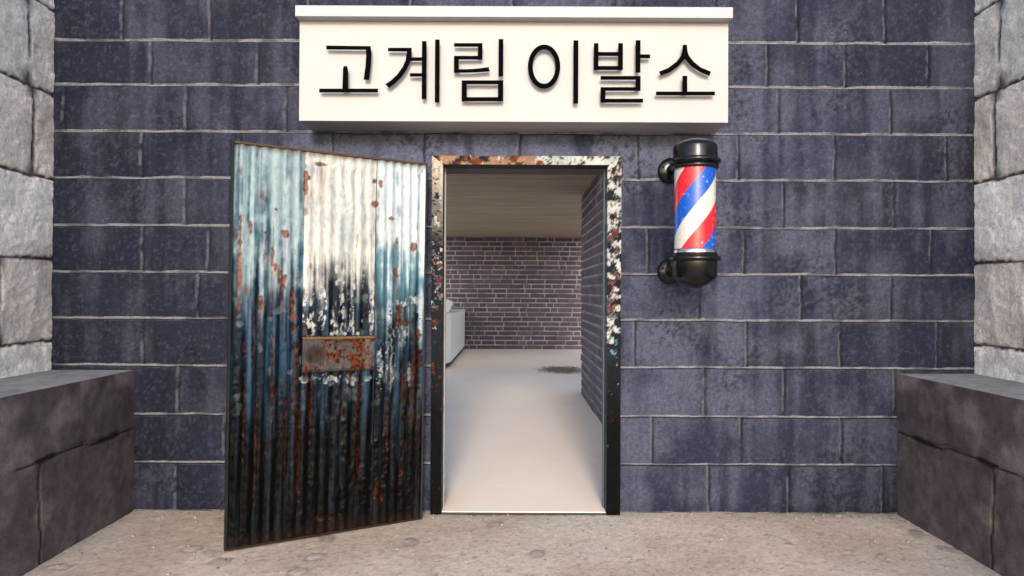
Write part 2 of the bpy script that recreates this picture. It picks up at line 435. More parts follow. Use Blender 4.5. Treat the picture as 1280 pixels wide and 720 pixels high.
# ------------------------------------------------------------------ flanking walls of pale stone and dark ledges
def flank(side):
    x0 = XL + .02 if side < 0 else XR - .02        # inner face
    yl = axis([(-2.6, -.9, .03), (-.9, 0.001, .009)]); zl_ = axis([(.80, 3.06, .010)])
    Yg, Zq = np.meshgrid(yl, zl_)
    courses = [(.50, 1.0, [-.95, -1.9]), (1.0, 1.472, [-.385, -1.3, -2.2]), (1.472, 1.942, [-.75, -1.7]),
               (1.942, 2.44, [-.155, -1.05, -2.0]), (2.44, 2.94, [-.19, -.9, -1.8]), (2.94, 3.5, [-.5, -1.4])]
    tones = [(.95, .87, .82), (.78, .70, .645), (.96, .89, .84), (.76, .68, .62), (.66, .60, .56), (.80, .74, .70)]
    wz_ = .022 * (fbm(Yg * 5 + 3, Zq * 2, 61, 3) - .5) + .008 * (vnoise(Yg * 45, Zq * 45, 62) - .5)
    wy_ = .05 * (fbm(Yg * 3, Zq * 6, 63, 4) - .5)
    D = np.full(Yg.shape, 9.); tone = np.zeros(Yg.shape + (3,)); DVv = np.full(Yg.shape, 9.)
    for k, (a, b, js) in enumerate(courses):
        zz = Zq + wz_; m = (zz >= a) & (zz < b)
        dh = np.minimum(zz - a, b - zz)
        dv = np.min(np.abs((Yg + wy_)[..., None] - np.array(js)), -1)
        idx = np.sum((Yg + wy_)[..., None] > np.array(js), -1)
        tv = np.array(tones[k]) * (.93 + .14 * _hash(idx, idx * 0 + k, 66))[..., None]
        D = np.where(m, dh, D); DVv = np.where(m, dv, DVv); tone = np.where(m[..., None], tv, tone)
    jag = .006 * fbm(Yg * 14, Zq * 14, 67, 3)
    wH = sstep(.006 + jag * 2.6, .002 + jag * 1.2, D); wV = sstep(.012 + 7.5 * jag * fbm(Yg * 4, Zq * 9, 68), .004, DVv + .006 * fbm(Yg * 40, Zq * 30, 65, 2)) * sstep(.25, .55, fbm(Yg * 30, Zq * 14, 64, 3) + .12)
    chip = sstep(.13, .0, D) * sstep(.075, .0, DVv) * sstep(.24, .46, fbm(Yg * 20, Zq * 20, 69, 3))
    groove = np.maximum(np.maximum(wH, wV), .95 * chip)
    n = fbm(Yg * 7, Zq * 9, 70, 5); n2 = fbm(Yg * 30, Zq * 45, 71, 3)
    crack = sstep(.03, .0, np.abs(fbm(Yg * 3, Zq * 5, 73, 3) - .5)) * .0
    gouge = .6 * sstep(.76, .84, fbm(Yg * 22, Zq * 60, 74, 2))
    dd = .016 * (n - .5) + .006 * (n2 - .5) - .012 * groove - .002 * gouge
    col_ = tone * (.72 + .56 * n)[..., None]
    col_ = mixc(col_, np.array((.40, .345, .31)), .5 * sstep(.52, .7, fbm(Yg * 2.5, Zq * 4, 75, 4)))
    col_ = mixc(col_, (.022, .017, .016), .95 * groove)
    col_ = mixc(col_, (.2, .17, .16), .6 * gouge)
    m = MB()
    m.grid(np.stack([x0 + (-side) * dd, Yg, Zq], -1), col_, flip=side > 0)
    xo = x0 + side * .6; k = (.5, .48, .47)
    m.box(min(x0 + side * .035, xo), max(x0 + side * .035, xo), -2.6, .2, 0, 3.055, k, 0)
    o = m.build('stone_wall', M_stone)
    tag(o, 'pale rough stone flanking wall on the %s side of the facade' % ('left' if side < 0 else 'right'), 'wall', 'stone walls flanking the entrance')
    # ledge
    xi = -2.214 if side < 0 else 2.263
    H = .826
    yl = axis([(-2.6, -1.3, .03), (-1.3, .001, .010)]); zl_ = axis([(-.01, .8255, .0085)])
    Yg, Zq = np.meshgrid(yl, zl_)
    jz = .484 + .010 * (fbm(Yg * 6, Yg * 0, 81, 3) - .5) * 4 * sstep(0, -.3, Yg) 
    dh = Zq - jz
    jy = -.76 + .03 * (fbm(Zq * 8, Yg * 0 + 4, 83, 4) - .5)
    dv = np.abs(Yg - jy); dv2 = np.abs(Yg - (-1.75)); dv = np.where(Zq < jz, dv, np.abs(Yg - (-1.5)))
    jag = fbm(Yg * 16, Zq * 16, 84, 3)
    wdt = .003 + .012 * sstep(.45, .7, fbm(Yg * 4 + 2, Zq * 0, 85, 3))
    gr = sstep(wdt * 1.3, wdt * .6, np.abs(dh)) 
    split = .5 * sstep(.006, .002, np.abs(dh - .022 - .02 * (fbm(Yg * 7, Yg * 0, 86) - .5))) * sstep(-.12, -.2, Yg) * sstep(-.62, -.5, Yg)
    gv = sstep(.009 * jag + .004, .002, dv) * (np.abs(Zq) < 2)
    chip = sstep(.12, .02, np.abs(dh)) * (dh < 0) * sstep(.14, .0, np.abs(Yg - jy)) * sstep(.42, .6, jag)
    groove = np.clip(np.maximum(np.maximum(gr, gv), np.maximum(split, .4 * chip)), 0, 1)
    n = fbm(Yg * 4, Zq * 4, 87, 4); cloud = fbm(Yg * 7 + 8, Zq * 6, 88, 4)
    dd = .010 * (n - .5) + .003 * (fbm(Yg * 25, Zq * 25, 89, 3) - .5) - .007 * groove - .003 * sstep(.02, 0, np.abs(dh))
    c0 = mixc((.10, .080, .090), (.205, .17, .180), sstep(.34, .74, cloud)) * (.75 + .5 * fbm(Yg * 18, Zq * 5, 93, 4))[..., None]
    c0 = mixc(c0, (.100, .080, .082), .6 * (Zq < jz))
    patch = sstep(.12, .0, np.abs(Yg - jy - .02)) * (Zq < jz) * sstep(.42, .65, cloud)
    c0 = mixc(c0, (.30, .25, .20), .6 * patch)
    c0 = mixc(c0, (.012, .010, .010), .9 * groove)
    m = MB()
    fade = sstep(.825, .80, Zq)
    m.grid(np.stack([xi + (-side) * dd * fade, Yg, Zq], -1), c0, flip=side > 0)
    # top slab, slightly uneven
    xt = np.linspace(xi, x0 - side * .0, 40); yt = yl
    XX, YY = np.meshgrid(xt, yt)
    zt = H + .003 * (fbm(XX * 5, YY * 5, 91, 3) - .5) * sstep(0, .03, np.abs(XX - xi))
    ct = mixc((.20, .20, .21), (.29, .285, .29), fbm(XX * 2.5, YY * 6, 92, 4))
    m.grid(np.stack([XX, YY, zt], -1), ct, flip=side < 0)
    m.box(min(xi + side * .03, x0), max(xi + side * .03, x0), -2.59, -.002, -.01, .80, (.13, .11, .12))
    quad(m, (xi, -2.6, 0), (x0, -2.6, 0), (x0, -2.6, H), (xi, -2.6, H), (.14, .12, .13))
    o = m.build('stone_ledge', M_ledge)
    tag(o, 'low dark stone ledge with a flat grey top along the %s wall' % ('left' if side < 0 else 'right'), 'ledge', 'stone ledges beside the entrance')
flank(-1); flank(1)

# ------------------------------------------------------------------ brick rooms behind the doorway
CH = 2.53
def brick_grid(L, H, course, blen, seed, step, mort):
    """returns u, z grids, depth and colours of a brick surface"""
    nrow = int(round(H / course)); ch = H / nrow
    zz = []; rows = []
    for k in range(nrow):
        a = k * ch
        t = [a, a + mort * .5, a + mort * .75] + list(np.linspace(a + mort * 1.3, a + ch - mort * .6, 5)) + [a + ch - mort * .25]
        zz += t; rows += [k] * len(t)
    zz.append(H); rows.append(nrow - 1)
    u = axis([(0, L, step)]); U, Zb = np.meshgrid(u, np.array(zz)); K = np.repeat(np.array(rows)[:, None], len(u), 1)
    r_ = random.Random(seed)
    dv = np.full(U.shape, 9.); bid = np.zeros(U.shape)
    for k in range(nrow):
        x = -r_.random() * blen; js = []
        while x < L + blen:
            js.append(x); x += blen * r_.choice([.55, .8, 1, 1, 1.15, 1.4])
        js = np.array(js); m = K == k
        dv[m] = np.min(np.abs(U[m][:, None] - js), -1); bid[m] = np.sum(U[m][:, None] > js, -1) + 97 * k
    dh = np.minimum(Zb - K * ch, (K + 1) * ch - Zb)
    g_ = np.maximum(sstep(mort * .8, mort * .45, dh), sstep(mort * .75, mort * .4, dv))
    b = _hash(bid, bid * 0, seed); b2 = _hash(bid, bid * 0 + 5, seed)
    # top courses stand out a little at random, so joints step
    dep = .012 * (b - .5) * (1 - g_) - .014 * g_ + .005 * (fbm(U * 12, Zb * 12, seed, 3) - .5)
    c = mixc((.066, .048, .062), (.115, .088, .106), b) * (.8 + .4 * fbm(U * 9, Zb * 20, seed + 4, 3))[..., None]
    c = mixc(c, (.055, .055, .08), (b2 > .88) * .7)
    c = mixc(c, (.44, .40, .42), .9 * g_ * (.55 + .45 * sstep(.3, .6, fbm(U * 5, Zb * 8, seed + 7, 2))))
    return U, Zb, dep, c
YB = 10.9
U, Zb, dp, c = brick_grid(9.0, CH, .1054, .30, 301, .018, .013)
m = MB(); m.grid(np.stack([U - 4.5, YB - dp, Zb], -1), c)
m.box(-4.5, 4.5, YB + .02, YB + .2, 0, CH + .1, dk)
m.build('back_wall', M_brick, shop)
PXW = .882; PY1 = 4.5
U, Zb, dp, c = brick_grid(PY1 - FT, CH, .1054, .34, 302, .014, .012)
m = MB(); m.grid(np.stack([PXW - dp, PY1 - U, Zb], -1), c)
m.box(PXW + .02, PXW + .16, FT + .002, PY1 - .002, 0, CH, dk)
m.build('partition_wall', M_brick, shop)
m = MB(); m.box(-4.6, -4.5, FT, YB, 0, .9, dk); [m.box(-4.59, -4.51, y, y + .08, .9, CH) for y in (.5, 4, 7.5, 10.8)]; m.build('lowered_side_wall', M_plaster, shop)  # both unseen side walls cut low to let sky light into the room
m = MB(); m.box(4.5, 4.6, FT, YB, 0, .9, dk); [m.box(4.51, 4.59, y, y + .08, .9, CH) for y in (.5, 4, 7.5, 10.8)]; m.build('lowered_side_wall', M_plaster, shop)
# ceiling boards over the middle; invented unseen gaps at front and sides let sky light the floor
m = MB(); m.box(-1.62, 1.58, 2.8, YB + .2, CH + .002, CH + .12); m.build('ceiling', M_ceil, shop)
m = MB(); m.box(-4.5, 4.5, FT + .002, YB, -.05, .012)
m.box(OX0 + .003, OX1 - .003, -.012, FT + .002, -.05, .012)
tag(m.build('floor', M_floor), kind='structure')
m = MB(); m.box(OX0 + .031, OX1 - .041, -.030, -.013, -.01, .008, (.2, .18, .17), .002)
m.build('threshold', M_dark, shop)

# white counter with a chamfered end
cnt = empty('counter', (-1.5, 9, .012), 'white shop counter with a black kickboard inside on the left', 'counter')
def polybox(mb, poly, z0, z1, col=(1, 1, 1)):
    n = len(poly)
    vs = [(p[0], p[1], z0) for p in poly] + [(p[0], p[1], z1) for p in poly]
    fs = [list(range(n))[::-1], list(range(n, 2 * n))] + [[k, (k + 1) % n, n + (k + 1) % n, n + k] for k in range(n)]
    mb.add(vs, fs, col)
def cp(inset): 
    return [(-1.9 + 1.5, 10.8 - 9), (-1.9 + 1.5, 6.95 - 9 + inset), (-1.14 + 1.5 - inset * .3, 6.95 - 9 + inset), (-1.05 + 1.5 - inset, 7.45 - 9), (-1.05 + 1.5 - inset, 10.8 - 9)]
m = MB(); polybox(m, cp(0), .075, .868); m.build('body', M_counter, cnt, recalc=True)
m = MB(); polybox(m, cp(.02), 0, .0745); m.build('kickboard', M_dark, cnt, recalc=True)
m = MB(); polybox(m, cp(-.008), .8685, .893); m.build('countertop', M_counter, cnt, recalc=True)
m = MB(); m.prism([(-1.85, .912), (-1.177, .912), (-1.095, 1.10), (-1.33, 1.218), (-1.85, 1.30)], 8.35, 8.8)
sb = m.build('slanted_box', M_greybox, None, recalc=True)
tag(sb, 'light grey box with a sloping top standing on the white counter', 'box')

# hair swept onto the floor
m = MB(); vs = []; fs = []
for k in range(3800):
    a = random.random() * 2 * math.pi; q = abs(random.gauss(0, .5)); 
    if q > 1.25: continue
    hx = .80 + math.cos(a) * q * .36 + random.gauss(0, .015); hy = 6.95 + math.sin(a) * q * .52
    L = random.uniform(.03, .08); th = random.gauss(0, .5); bend = random.uniform(-.8, .8); w = .0014; z = .0125 + random.random() * .006
    pts = []
    for t in (0, .5, 1):
        tt = th + bend * t
        pts.append((hx + math.cos(tt) * L * t, hy + math.sin(tt) * L * t, z + .004 * math.sin(math.pi * t)))
    b0 = len(vs)
    for p in pts: vs += [(p[0], p[1] - w, p[2]), (p[0], p[1] + w, p[2] + .0015)]
    fs += [[b0, b0 + 2, b0 + 3, b0 + 1], [b0 + 2, b0 + 4, b0 + 5, b0 + 3]]
m.add(vs, fs)
tag(m.build('hair_clippings', M_hair), 'loose brown hair clippings scattered on the cream floor', 'hair clippings', kind='stuff')

# ------------------------------------------------------------------ door frame
frm = empty('door_frame', (0, 0, 0), 'rusted steel door frame with flaking pale paint around the doorway', 'door frame')
FO = (-.469, .634, 2.087); FI = (-.405, .553, 2.036); yf, yb = -.034, .095
def flaky(u, v, seed, light, rust, dark):
    """colours of flaking paint; light, rust, dark are 0..1 arrays of tendency"""
    n1 = fbm(u * 34, v * 26, seed, 5, .6); n2 = fbm(u * 48 + 9, v * 40, seed + 3, 5, .6); n3 = fbm(u * 8, v * 6, seed + 6, 3)
    c = mixc((.003, .003, .004), (.010, .016, .024), n3)
    th = (1 - light) * .40 + .36
    pl = sstep(.02, -.02, th - n1)
    c = mixc(c, mixc((.20, .25, .28), (.46, .46, .43), n3), pl)
    c = mixc(c, (.12, .22, .30), .8 * sstep(.56, .62, n2) * (1 - pl) * (light > .15))
    rs = sstep(.0, .05, n2 - .76 + .30 * rust)
    c = mixc(c, mixc((.035, .009, .004), (.17, .044, .012), fbm(u * 60, v * 60, seed + 8, 2)), rs)
    rim = np.clip(1 - np.abs(n1 - th) / .02, 0, 1)
    c = mixc(c, (.12, .04, .015), .6 * rim)
    c = mixc(c, (.012, .009, .008), .9 * sstep(.66, .72, fbm(u * 45, v * 40, seed + 11, 3)))
    c = mixc(c, (.002, .002, .0025), dark)
    h = .0016 * pl - .0012 * rs + .002 * (n2 - .5)
    return c, h
def jamb(xa, xb, ztop_a, ztop_b, seed, right):
    # front face grid, mitred at the top (a = outer, b = inner)
    nu, nv = 12, 420
    t, v = np.meshgrid(np.linspace(0, 1, nu), np.linspace(0, 1, nv))
    Xj = xa + (xb - xa) * t; zt = ztop_a + (ztop_b - ztop_a) * t; Zj = v * zt
    if right:
        light = .80 * sstep(1.25, 1.9, Zj) + .38 * sstep(.7, 1.2, Zj) * (1 - sstep(1.25, 1.9, Zj)); rust = .42 * sstep(.9, 1.3, Zj) + .12; dark = .9 * sstep(.9, .45, Zj)
    else:
        light = .6 * sstep(1.6, 1.95, Zj) + .30 * sstep(.9, 1.5, Zj); rust = .42 * sstep(.5, 1.2, Zj) + .12; dark = .9 * sstep(1.0, .5, Zj)
    c, h = flaky(Xj, Zj, seed, light, rust, dark)
    if not right:
        hi = sstep(1.55, 1.75, Zj)
        c = mixc(c, mixc((.15, .145, .13), (.42, .35, .27), sstep(1.8, 2.0, Zj)), .75 * hi * sstep(.35, .45, fbm(Xj * 50, Zj * 50, 5, 3)))
    m = MB(); Y_ = yf - h
    m.grid(np.stack([Xj, Y_, Zj], -1), c, flip=xa > xb)
    # inner return, outer return
    ra = c[:, -1:, :].repeat(8, 1) * .8; yy = np.linspace(yf, yb, 8)[None, :].repeat(nv, 0)
    m.grid(np.stack([np.full_like(yy, xb), yy, Zj[:, -1:].repeat(8, 1)], -1), mixc(ra, (.05, .06, .075), .6), flip=xa > xb)
    yy = np.linspace(yf, .0, 8)[None, :].repeat(nv, 0)
    m.grid(np.stack([np.full_like(yy, xa), yy, Zj[:, :1].repeat(8, 1)], -1), c[:, :1].repeat(8, 1), flip=xa < xb)
    # back flange
    xo = OX0 if xa < xb else OX1
    m.add([(xb, yb, 0), (xo, yb, 0), (xo, yb, ztop_b), (xb, yb, ztop_b)], [[0, 1, 2, 3]], (.05, .05, .06))
    # door stop
    s = 1 if xb < 0 else -1
    m.box(min(xb, xb + s * .008), max(xb, xb + s * .008), yb - .03, yb - .001, 0, ztop_b - .002, (.35, .33, .30) if not right else (.10, .12, .15))
    return m
jamb(FO[0], FI[0], FO[2], FI[2], 401, False).build('jamb', M_flaky, frm)
jamb(FO[1], FI[1], FO[2], FI[2], 431, True).build('jamb', M_flaky, frm)
nu, nv = 260, 10
t, v = np.meshgrid(np.linspace(0, 1, nu), np.linspace(0, 1, nv))
xa = FI[0] + (FO[0] - FI[0]) * v; xb = FI[1] + (FO[1] - FI[1]) * v
Xj = xa + (xb - xa) * t; Zj = FI[2] + (FO[2] - FI[2]) * v
lgt = .25 + .7 * sstep(.05, .25, Xj); rst = .98 - .75 * sstep(.05, .3, Xj)
c, h = flaky(Xj, Zj, 461, lgt, rst, np.zeros_like(Xj))
c = mixc(c, (.38, .25, .17), .5 * sstep(.5, .62, fbm(Xj * 18, Zj * 30, 470, 3)) * (Xj < .15))
m = MB(); m.grid(np.stack([Xj, yf - h, Zj], -1), c)
m.add([(FI[0], yf, FI[2]), (FI[1], yf, FI[2]), (FI[1], yb, FI[2]), (FI[0], yb, FI[2])], [[0, 1, 2, 3]], (.02, .018, .018))
m.add([(FO[0], yf, FO[2]), (FO[1], yf, FO[2]), (FO[1], 0, FO[2]), (FO[0], 0, FO[2])], [[3, 2, 1, 0]], (.1, .05, .03))
m.add([(FI[0], yb, FI[2]), (FI[1], yb, FI[2]), (FI[1], yb, OZ), (FI[0], yb, OZ)], [[0, 1, 2, 3]], (.05, .05, .05))
m.build('lintel', M_flaky, frm)

# ------------------------------------------------------------------ corrugated door leaf (local x: 0 at far edge .. W at hinge, z up)
W, H = 1.036, 2.030
door = empty('door', (-1.408, -.604, .008), 'open corrugated iron door, pale at the top and dark rusty below', 'door')
ang = math.atan2(.504, .905)
door.matrix_world = Matrix.Translation((-1.416, -.604, .010)) @ Matrix.Rotation(ang, 4, 'Z') @ Matrix.Rotation(R(.62), 4, 'Y')
def dloc(px, py):
    """door coordinates of a mark seen at these photo coordinates (measuring aid)"""
    a = px - 641
    t_ = (298.2 + a * .843) / (192.8 - a * .131)
    zr = .843 + .131 * t_
    return t_ * W, 1.294 + (365 - py) * zr / 213 - .01
rspots = [(357, 292, 5, 5), (355, 352, 5, 10), (332, 292, 3, 4), (345, 335, 3, 5), (327, 380, 4, 8), (381, 225, 3, 18), (367, 395, 3, 26), (341, 320, 2, 18),
          (490, 272, 6, 2.5), (496, 338, 4, 11), (518, 307, 4, 6), (497, 300, 2, 8), (507, 402, 9, 5), (500, 395, 4, 22), (524, 420, 6, 10), (524, 450, 6, 22),
          (468, 225, 3, 3), (475, 228, 3, 5), (469, 253, 5, 5), (384, 222, 4, 3), (344, 262, 2, 2), (350, 345, 2, 14), (466, 374, 2, 2), (518, 480, 3, 40),
          (506, 478, 3, 30), (347, 492, 5, 8), (372, 470, 4, 60), (377, 560, 4, 60), (452, 500, 4, 45), (440, 470, 3, 12), (308, 440, 3, 9), (337, 560, 3, 8),
          (308, 520, 2, 60), (478, 610, 7, 18), (505, 585, 4, 8), (415, 645, 20, 3), (324, 560, 2, 70), (391, 505, 3, 50), (487, 530, 2, 60),
          (300, 330, 2, 60), (313, 285, 2, 8), (400, 205, 12, 3), (384, 440, 3, 45), (318, 430, 2, 45), (511, 500, 3, 45), (489, 470, 2, 40), (452, 580, 3, 40), (343, 470, 2, 50), (360, 540, 2, 60), (523, 520, 2, 50), (430, 500, 2, 30)]
rs_l = [(dloc(a, b), c_ / 234, d_ / 234) for a, b, c_, d_ in rspots]
bspots = [(520, 374, 13, 5), (500, 378, 9, 4), (505, 412, 7, 14), (515, 468, 4, 16), (490, 440, 5, 30), (388, 474, 9, 3), (417, 475, 12, 5), (444, 474, 10, 7), (463, 472, 6, 4), (478, 455, 4, 18), (492, 476, 3, 10)]
dspots = [(524, 396, 7, 7), (525, 440, 6, 9), (518, 430, 4, 12), (470, 490, 3, 20), (489, 420, 2, 30), (402, 410, 3, 16)]
bs_l = [(dloc(a, b), c_ / 234, d_ / 234) for a, b, c_, d_ in bspots]
ds_l = [(dloc(a, b), c_ / 234, d_ / 234) for a, b, c_, d_ in dspots]
def spots(s, v, lst, wob):
    o = np.zeros_like(s)
    for (su, sv), a, b in lst:
        o = np.maximum(o, sstep(1.15, .7, np.hypot((s - su) / a, (v - sv) / b) + wob))
    return o
def door_paint(s, v, zone):
    st = fbm(s * 60, v * 2.2, 501, 4); st2 = fbm(s * 26, v * 5, 503, 4); bl = fbm(s * 14, v * 12, 505, 5, .6); fl = fbm(s * 70, v * 45, 507, 4, .65)
    w = v + .34 * (st - .5) + .22 * (st2 - .5) + .16 * (bl - .5)
    if zone == 'l':
        k = sstep(1.16, 1.52, w); top = mixc((.028, .075, .115), (.24, .32, .35), sstep(.38, .66, st * .6 + bl * .4 + .16 * sstep(1.4, 2.0, v)))
    elif zone == 'm':
        k = sstep(1.22, 1.5, w); top = mixc((.34, .375, .38), (.52, .51, .475), sstep(.3, .6, st * .5 + bl * .5))
        k = np.maximum(k, .92 * sstep(.47, .60, fl) * sstep(1.0, 1.12, v) * sstep(.40, .55, st2 + .1 * np.sin(s * 2 * math.pi / .055)))
    else:
        k = sstep(.98, 1.45, w + .08 * np.sin(s * 2 * math.pi / .055)); top = mixc((.07, .17, .23), (.46, .53, .55), sstep(.36, .56, st * .45 + bl * .35 + .2 * sstep(1.3, 1.75, v)))
    navy_ = mixc((.003, .008, .017), (.022, .058, .105), sstep(.42, .68, st))
    low = sstep(1.05, .45, v + .2 * (st2 - .5))
    low = np.maximum(low, .7 * sstep(.46, .36, st2) * sstep(1.5, 1.1, v))
    navy_ = mixc(navy_, mixc((.0006, .0009, .0013), (.006, .009, .013), sstep(.5, .72, st)), low)
    c = mixc(navy_, top, k)
    # bare bright patches around dents in the dark part
    br_ = sstep(.68, .76, fbm(s * 20 + 3, v * 16, 511, 4)) * sstep(.3, .9, v)
    c = mixc(c, mixc((.07, .10, .13), (.26, .31, .33), fl), .30 * br_ * (1 - k) * sstep(.3, 1.0, v))
    w3 = 3.2 * (fbm(s * 48, v * 42, 531, 4, .65) - .5)
    c = mixc(c, mixc((.08, .12, .15), (.40, .43, .43), sstep(.4, .6, fl)), .6 * spots(s, v, bs_l, w3))
    c = mixc(c, (.003, .004, .006), .95 * spots(s, v, ds_l, w3))
    # rust marks with drips
    ru = np.zeros_like(s)
    wob_ = .35 * (fbm(s * 40, v * 40, 513, 3) - .5) * 2; dr = fbm(s * 110, v * 4, 515, 3)
    for (su, sv), a, b in rs_l:
        q = np.hypot((s - su) / a, (v - sv) / b) + wob_ * 2.0
        ru = np.maximum(ru, sstep(1.1, .7, q))
        drip = np.exp(-((s - su) / (a * .9)) ** 2) * sstep(0, -.02, v - sv) * sstep(-.30, -.02, v - sv) * .45
        ru = np.maximum(ru, drip * sstep(.42, .6, dr))
    ru = np.maximum(ru, .7 * sstep(.76, .82, fbm(s * 25, v * 7, 517, 4)))
    tone_ = mixc((.028, .008, .004), (.20, .052, .013), sstep(.35, .6, fbm(s * 90, v * 60, 519, 3)))
    tone_ = tone_ * (.13 + .87 * sstep(.8, 1.5, v))[..., None]
    c = mixc(c, tone_, .88 * ru)
    tb = sstep(H - .05, H - .005, v + .02 * (st - .5))
    c = mixc(c, (.09, .06, .045), .85 * tb)
    bb = sstep(.10, .0, v); c = mixc(c, (.012, .006, .004), .8 * bb)
    return c, ru, k
def sheet(s0, s1, v0, v1, zone, off, pitch=.055, amp=.0048, phase=0):
    ns = int((s1 - s0) / .0042); nv_ = int((v1 - v0) / .0048)
    s, v = np.meshgrid(np.linspace(s0, s1, ns), np.linspace(v0, v1, nv_))
    c, ru, k = door_paint(s, v, zone)
    lean = .026 * (fbm(v * 1.3, s * 0 + 2, 521, 2) - .5)
    ph = 2 * math.pi * (s + lean) / pitch + phase
    wav = np.cos(ph)
    wav = wav * (.55 + .9 * fbm(s * 12, v * 2.5, 528, 3))
    dent = fbm(s * 9, v * 7, 523, 4); dn = sstep(.60, .74, dent)
    y = -amp * wav * (1 - .65 * dn) - .010 * (dent - .5) - .004 * (fbm(s * 45, v * 30, 525, 3) - .5) + .003 * ru + .010 * dn * (fbm(s * 30, v * 30, 526, 2) - .5)
    c = c * (1 - .16 * sstep(.1, -.9, wav))[..., None]  # crevice shading and dirt painted into the valleys
    m = MB(); m.grid(np.stack([s, y + off, v], -1), c)
    ys = y + off
    # return edges to the backing so the sheet has thickness
    for (P0, P1) in (((s[:, 0], ys[:, 0], v[:, 0]), 0), ((s[:, -1], ys[:, -1], v[:, -1]), 1)):
        a = np.stack(P0, -1); b = a.copy(); b[:, 1] = .014
        m.grid(np.stack([a, b], 1), (.05, .05, .055), flip=(P1 == 0))
    for (P0, P1) in (((s[0], ys[0], v[0]), 0), ((s[-1], ys[-1], v[-1]), 1)):
        a = np.stack(P0, -1); b = a.copy(); b[:, 1] = .014
        m.grid(np.stack([a, b], 0), (.05, .045, .04), flip=(P1 == 0))
    return m
sA, sB = .344 * W, .716 * W
sheet(.012, sA - .001, .012, H - .012, 'l', -.004).build('corrugated_sheet', M_sheet, door)
sheet(sA + .001, sB - .001, 1.052, H - .012, 'm', .0, phase=.8).build('corrugated_sheet', M_sheet, door)
sheet(sA + .001, sB - .001, .012, .862, 'm', .0, phase=.3).build('corrugated_sheet', M_sheet, door)
sheet(sB + .001, W - .010, .012, H - .012, 'r', -.005, pitch=.049, phase=.4).build('corrugated_sheet', M_sheet, door)
# rusty plate
s, v = np.meshgrid(np.linspace(sA + .001, sB - .002, 130), np.linspace(.864, 1.034, 60))
n1 = fbm(s * 30, v * 30, 541, 5, .6); n2 = fbm(s * 12, v * 14, 543, 4); n3 = fbm(s * 90, v * 90, 545, 3)
c = mixc((.03, .03, .035), (.11, .10, .095), n2)
c = mixc(c, mixc((.016, .006, .004), (.105, .028, .010), sstep(.35, .65, n3)), sstep(.49, .60, n1 * .7 + n2 * .3 + .07 * sstep(.45, .62, s)))
c = mixc(c, (.02, .015, .013), .8 * sstep(.06, .03, np.hypot((s - .42) * .8, v - .955) + .04 * (n1 - .5)))
c = mixc(c, (.02, .012, .01), sstep(.02, 0, v - .864) * .8)
m = MB(); m.grid(np.stack([s, -.017 + .004 * (n1 - .5) - .003 * n3, v], -1), c)
m.box(sA + .001, sB - .002, -.014, .010, .8635, 1.0345, (.05, .03, .02))
m.build('rusty_plate', M_sheet, door)
m = MB(); m.box(sA + .001, sB - .002, -.024, .006, 1.0355, 1.049, (.13, .075, .045), .003)
for k in range(3):
    m.lathe([(.0105, 0), (.0105, -.006), (.005, -.008)], (sA + .15 + .07 * k, -.016, 1.062), 14, (.25, .26, .25), 'y')
m.build('plate_lip', M_sheet, door)
# border angles and backing
m = MB()
m.box(0, .012, -.012, .026, 0, H, (.012, .015, .016), .001)
m.box(W - .010, W, -.012, .026, 0, H, (.025, .025, .026), .001)
m.box(.0121, W - .0101, -.0118, .026, H - .0115, H, (.07, .045, .035), .002)
m.box(.0121, W - .0101, -.0118, .026, 0, .0115, (.02, .015, .013), .002)
m.build('leaf_frame', M_sheet, door)
m = MB(); m.box(.0125, W - .0105, .015, .024, .012, H - .012, (.03, .03, .032)); m.build('backing_panel', M_sheet, door)
m = MB()
for zz in (.35, 1.05, 1.75):
    m.lathe([(.008, -.05), (.008, .05)], (W - .004, .034, zz), 12, (.05, .04, .035))
    m.box(W - .07, W - .012, .0262, .030, zz - .04, zz + .04, (.05, .04, .035))
m.build('hinge', M_dark, door)

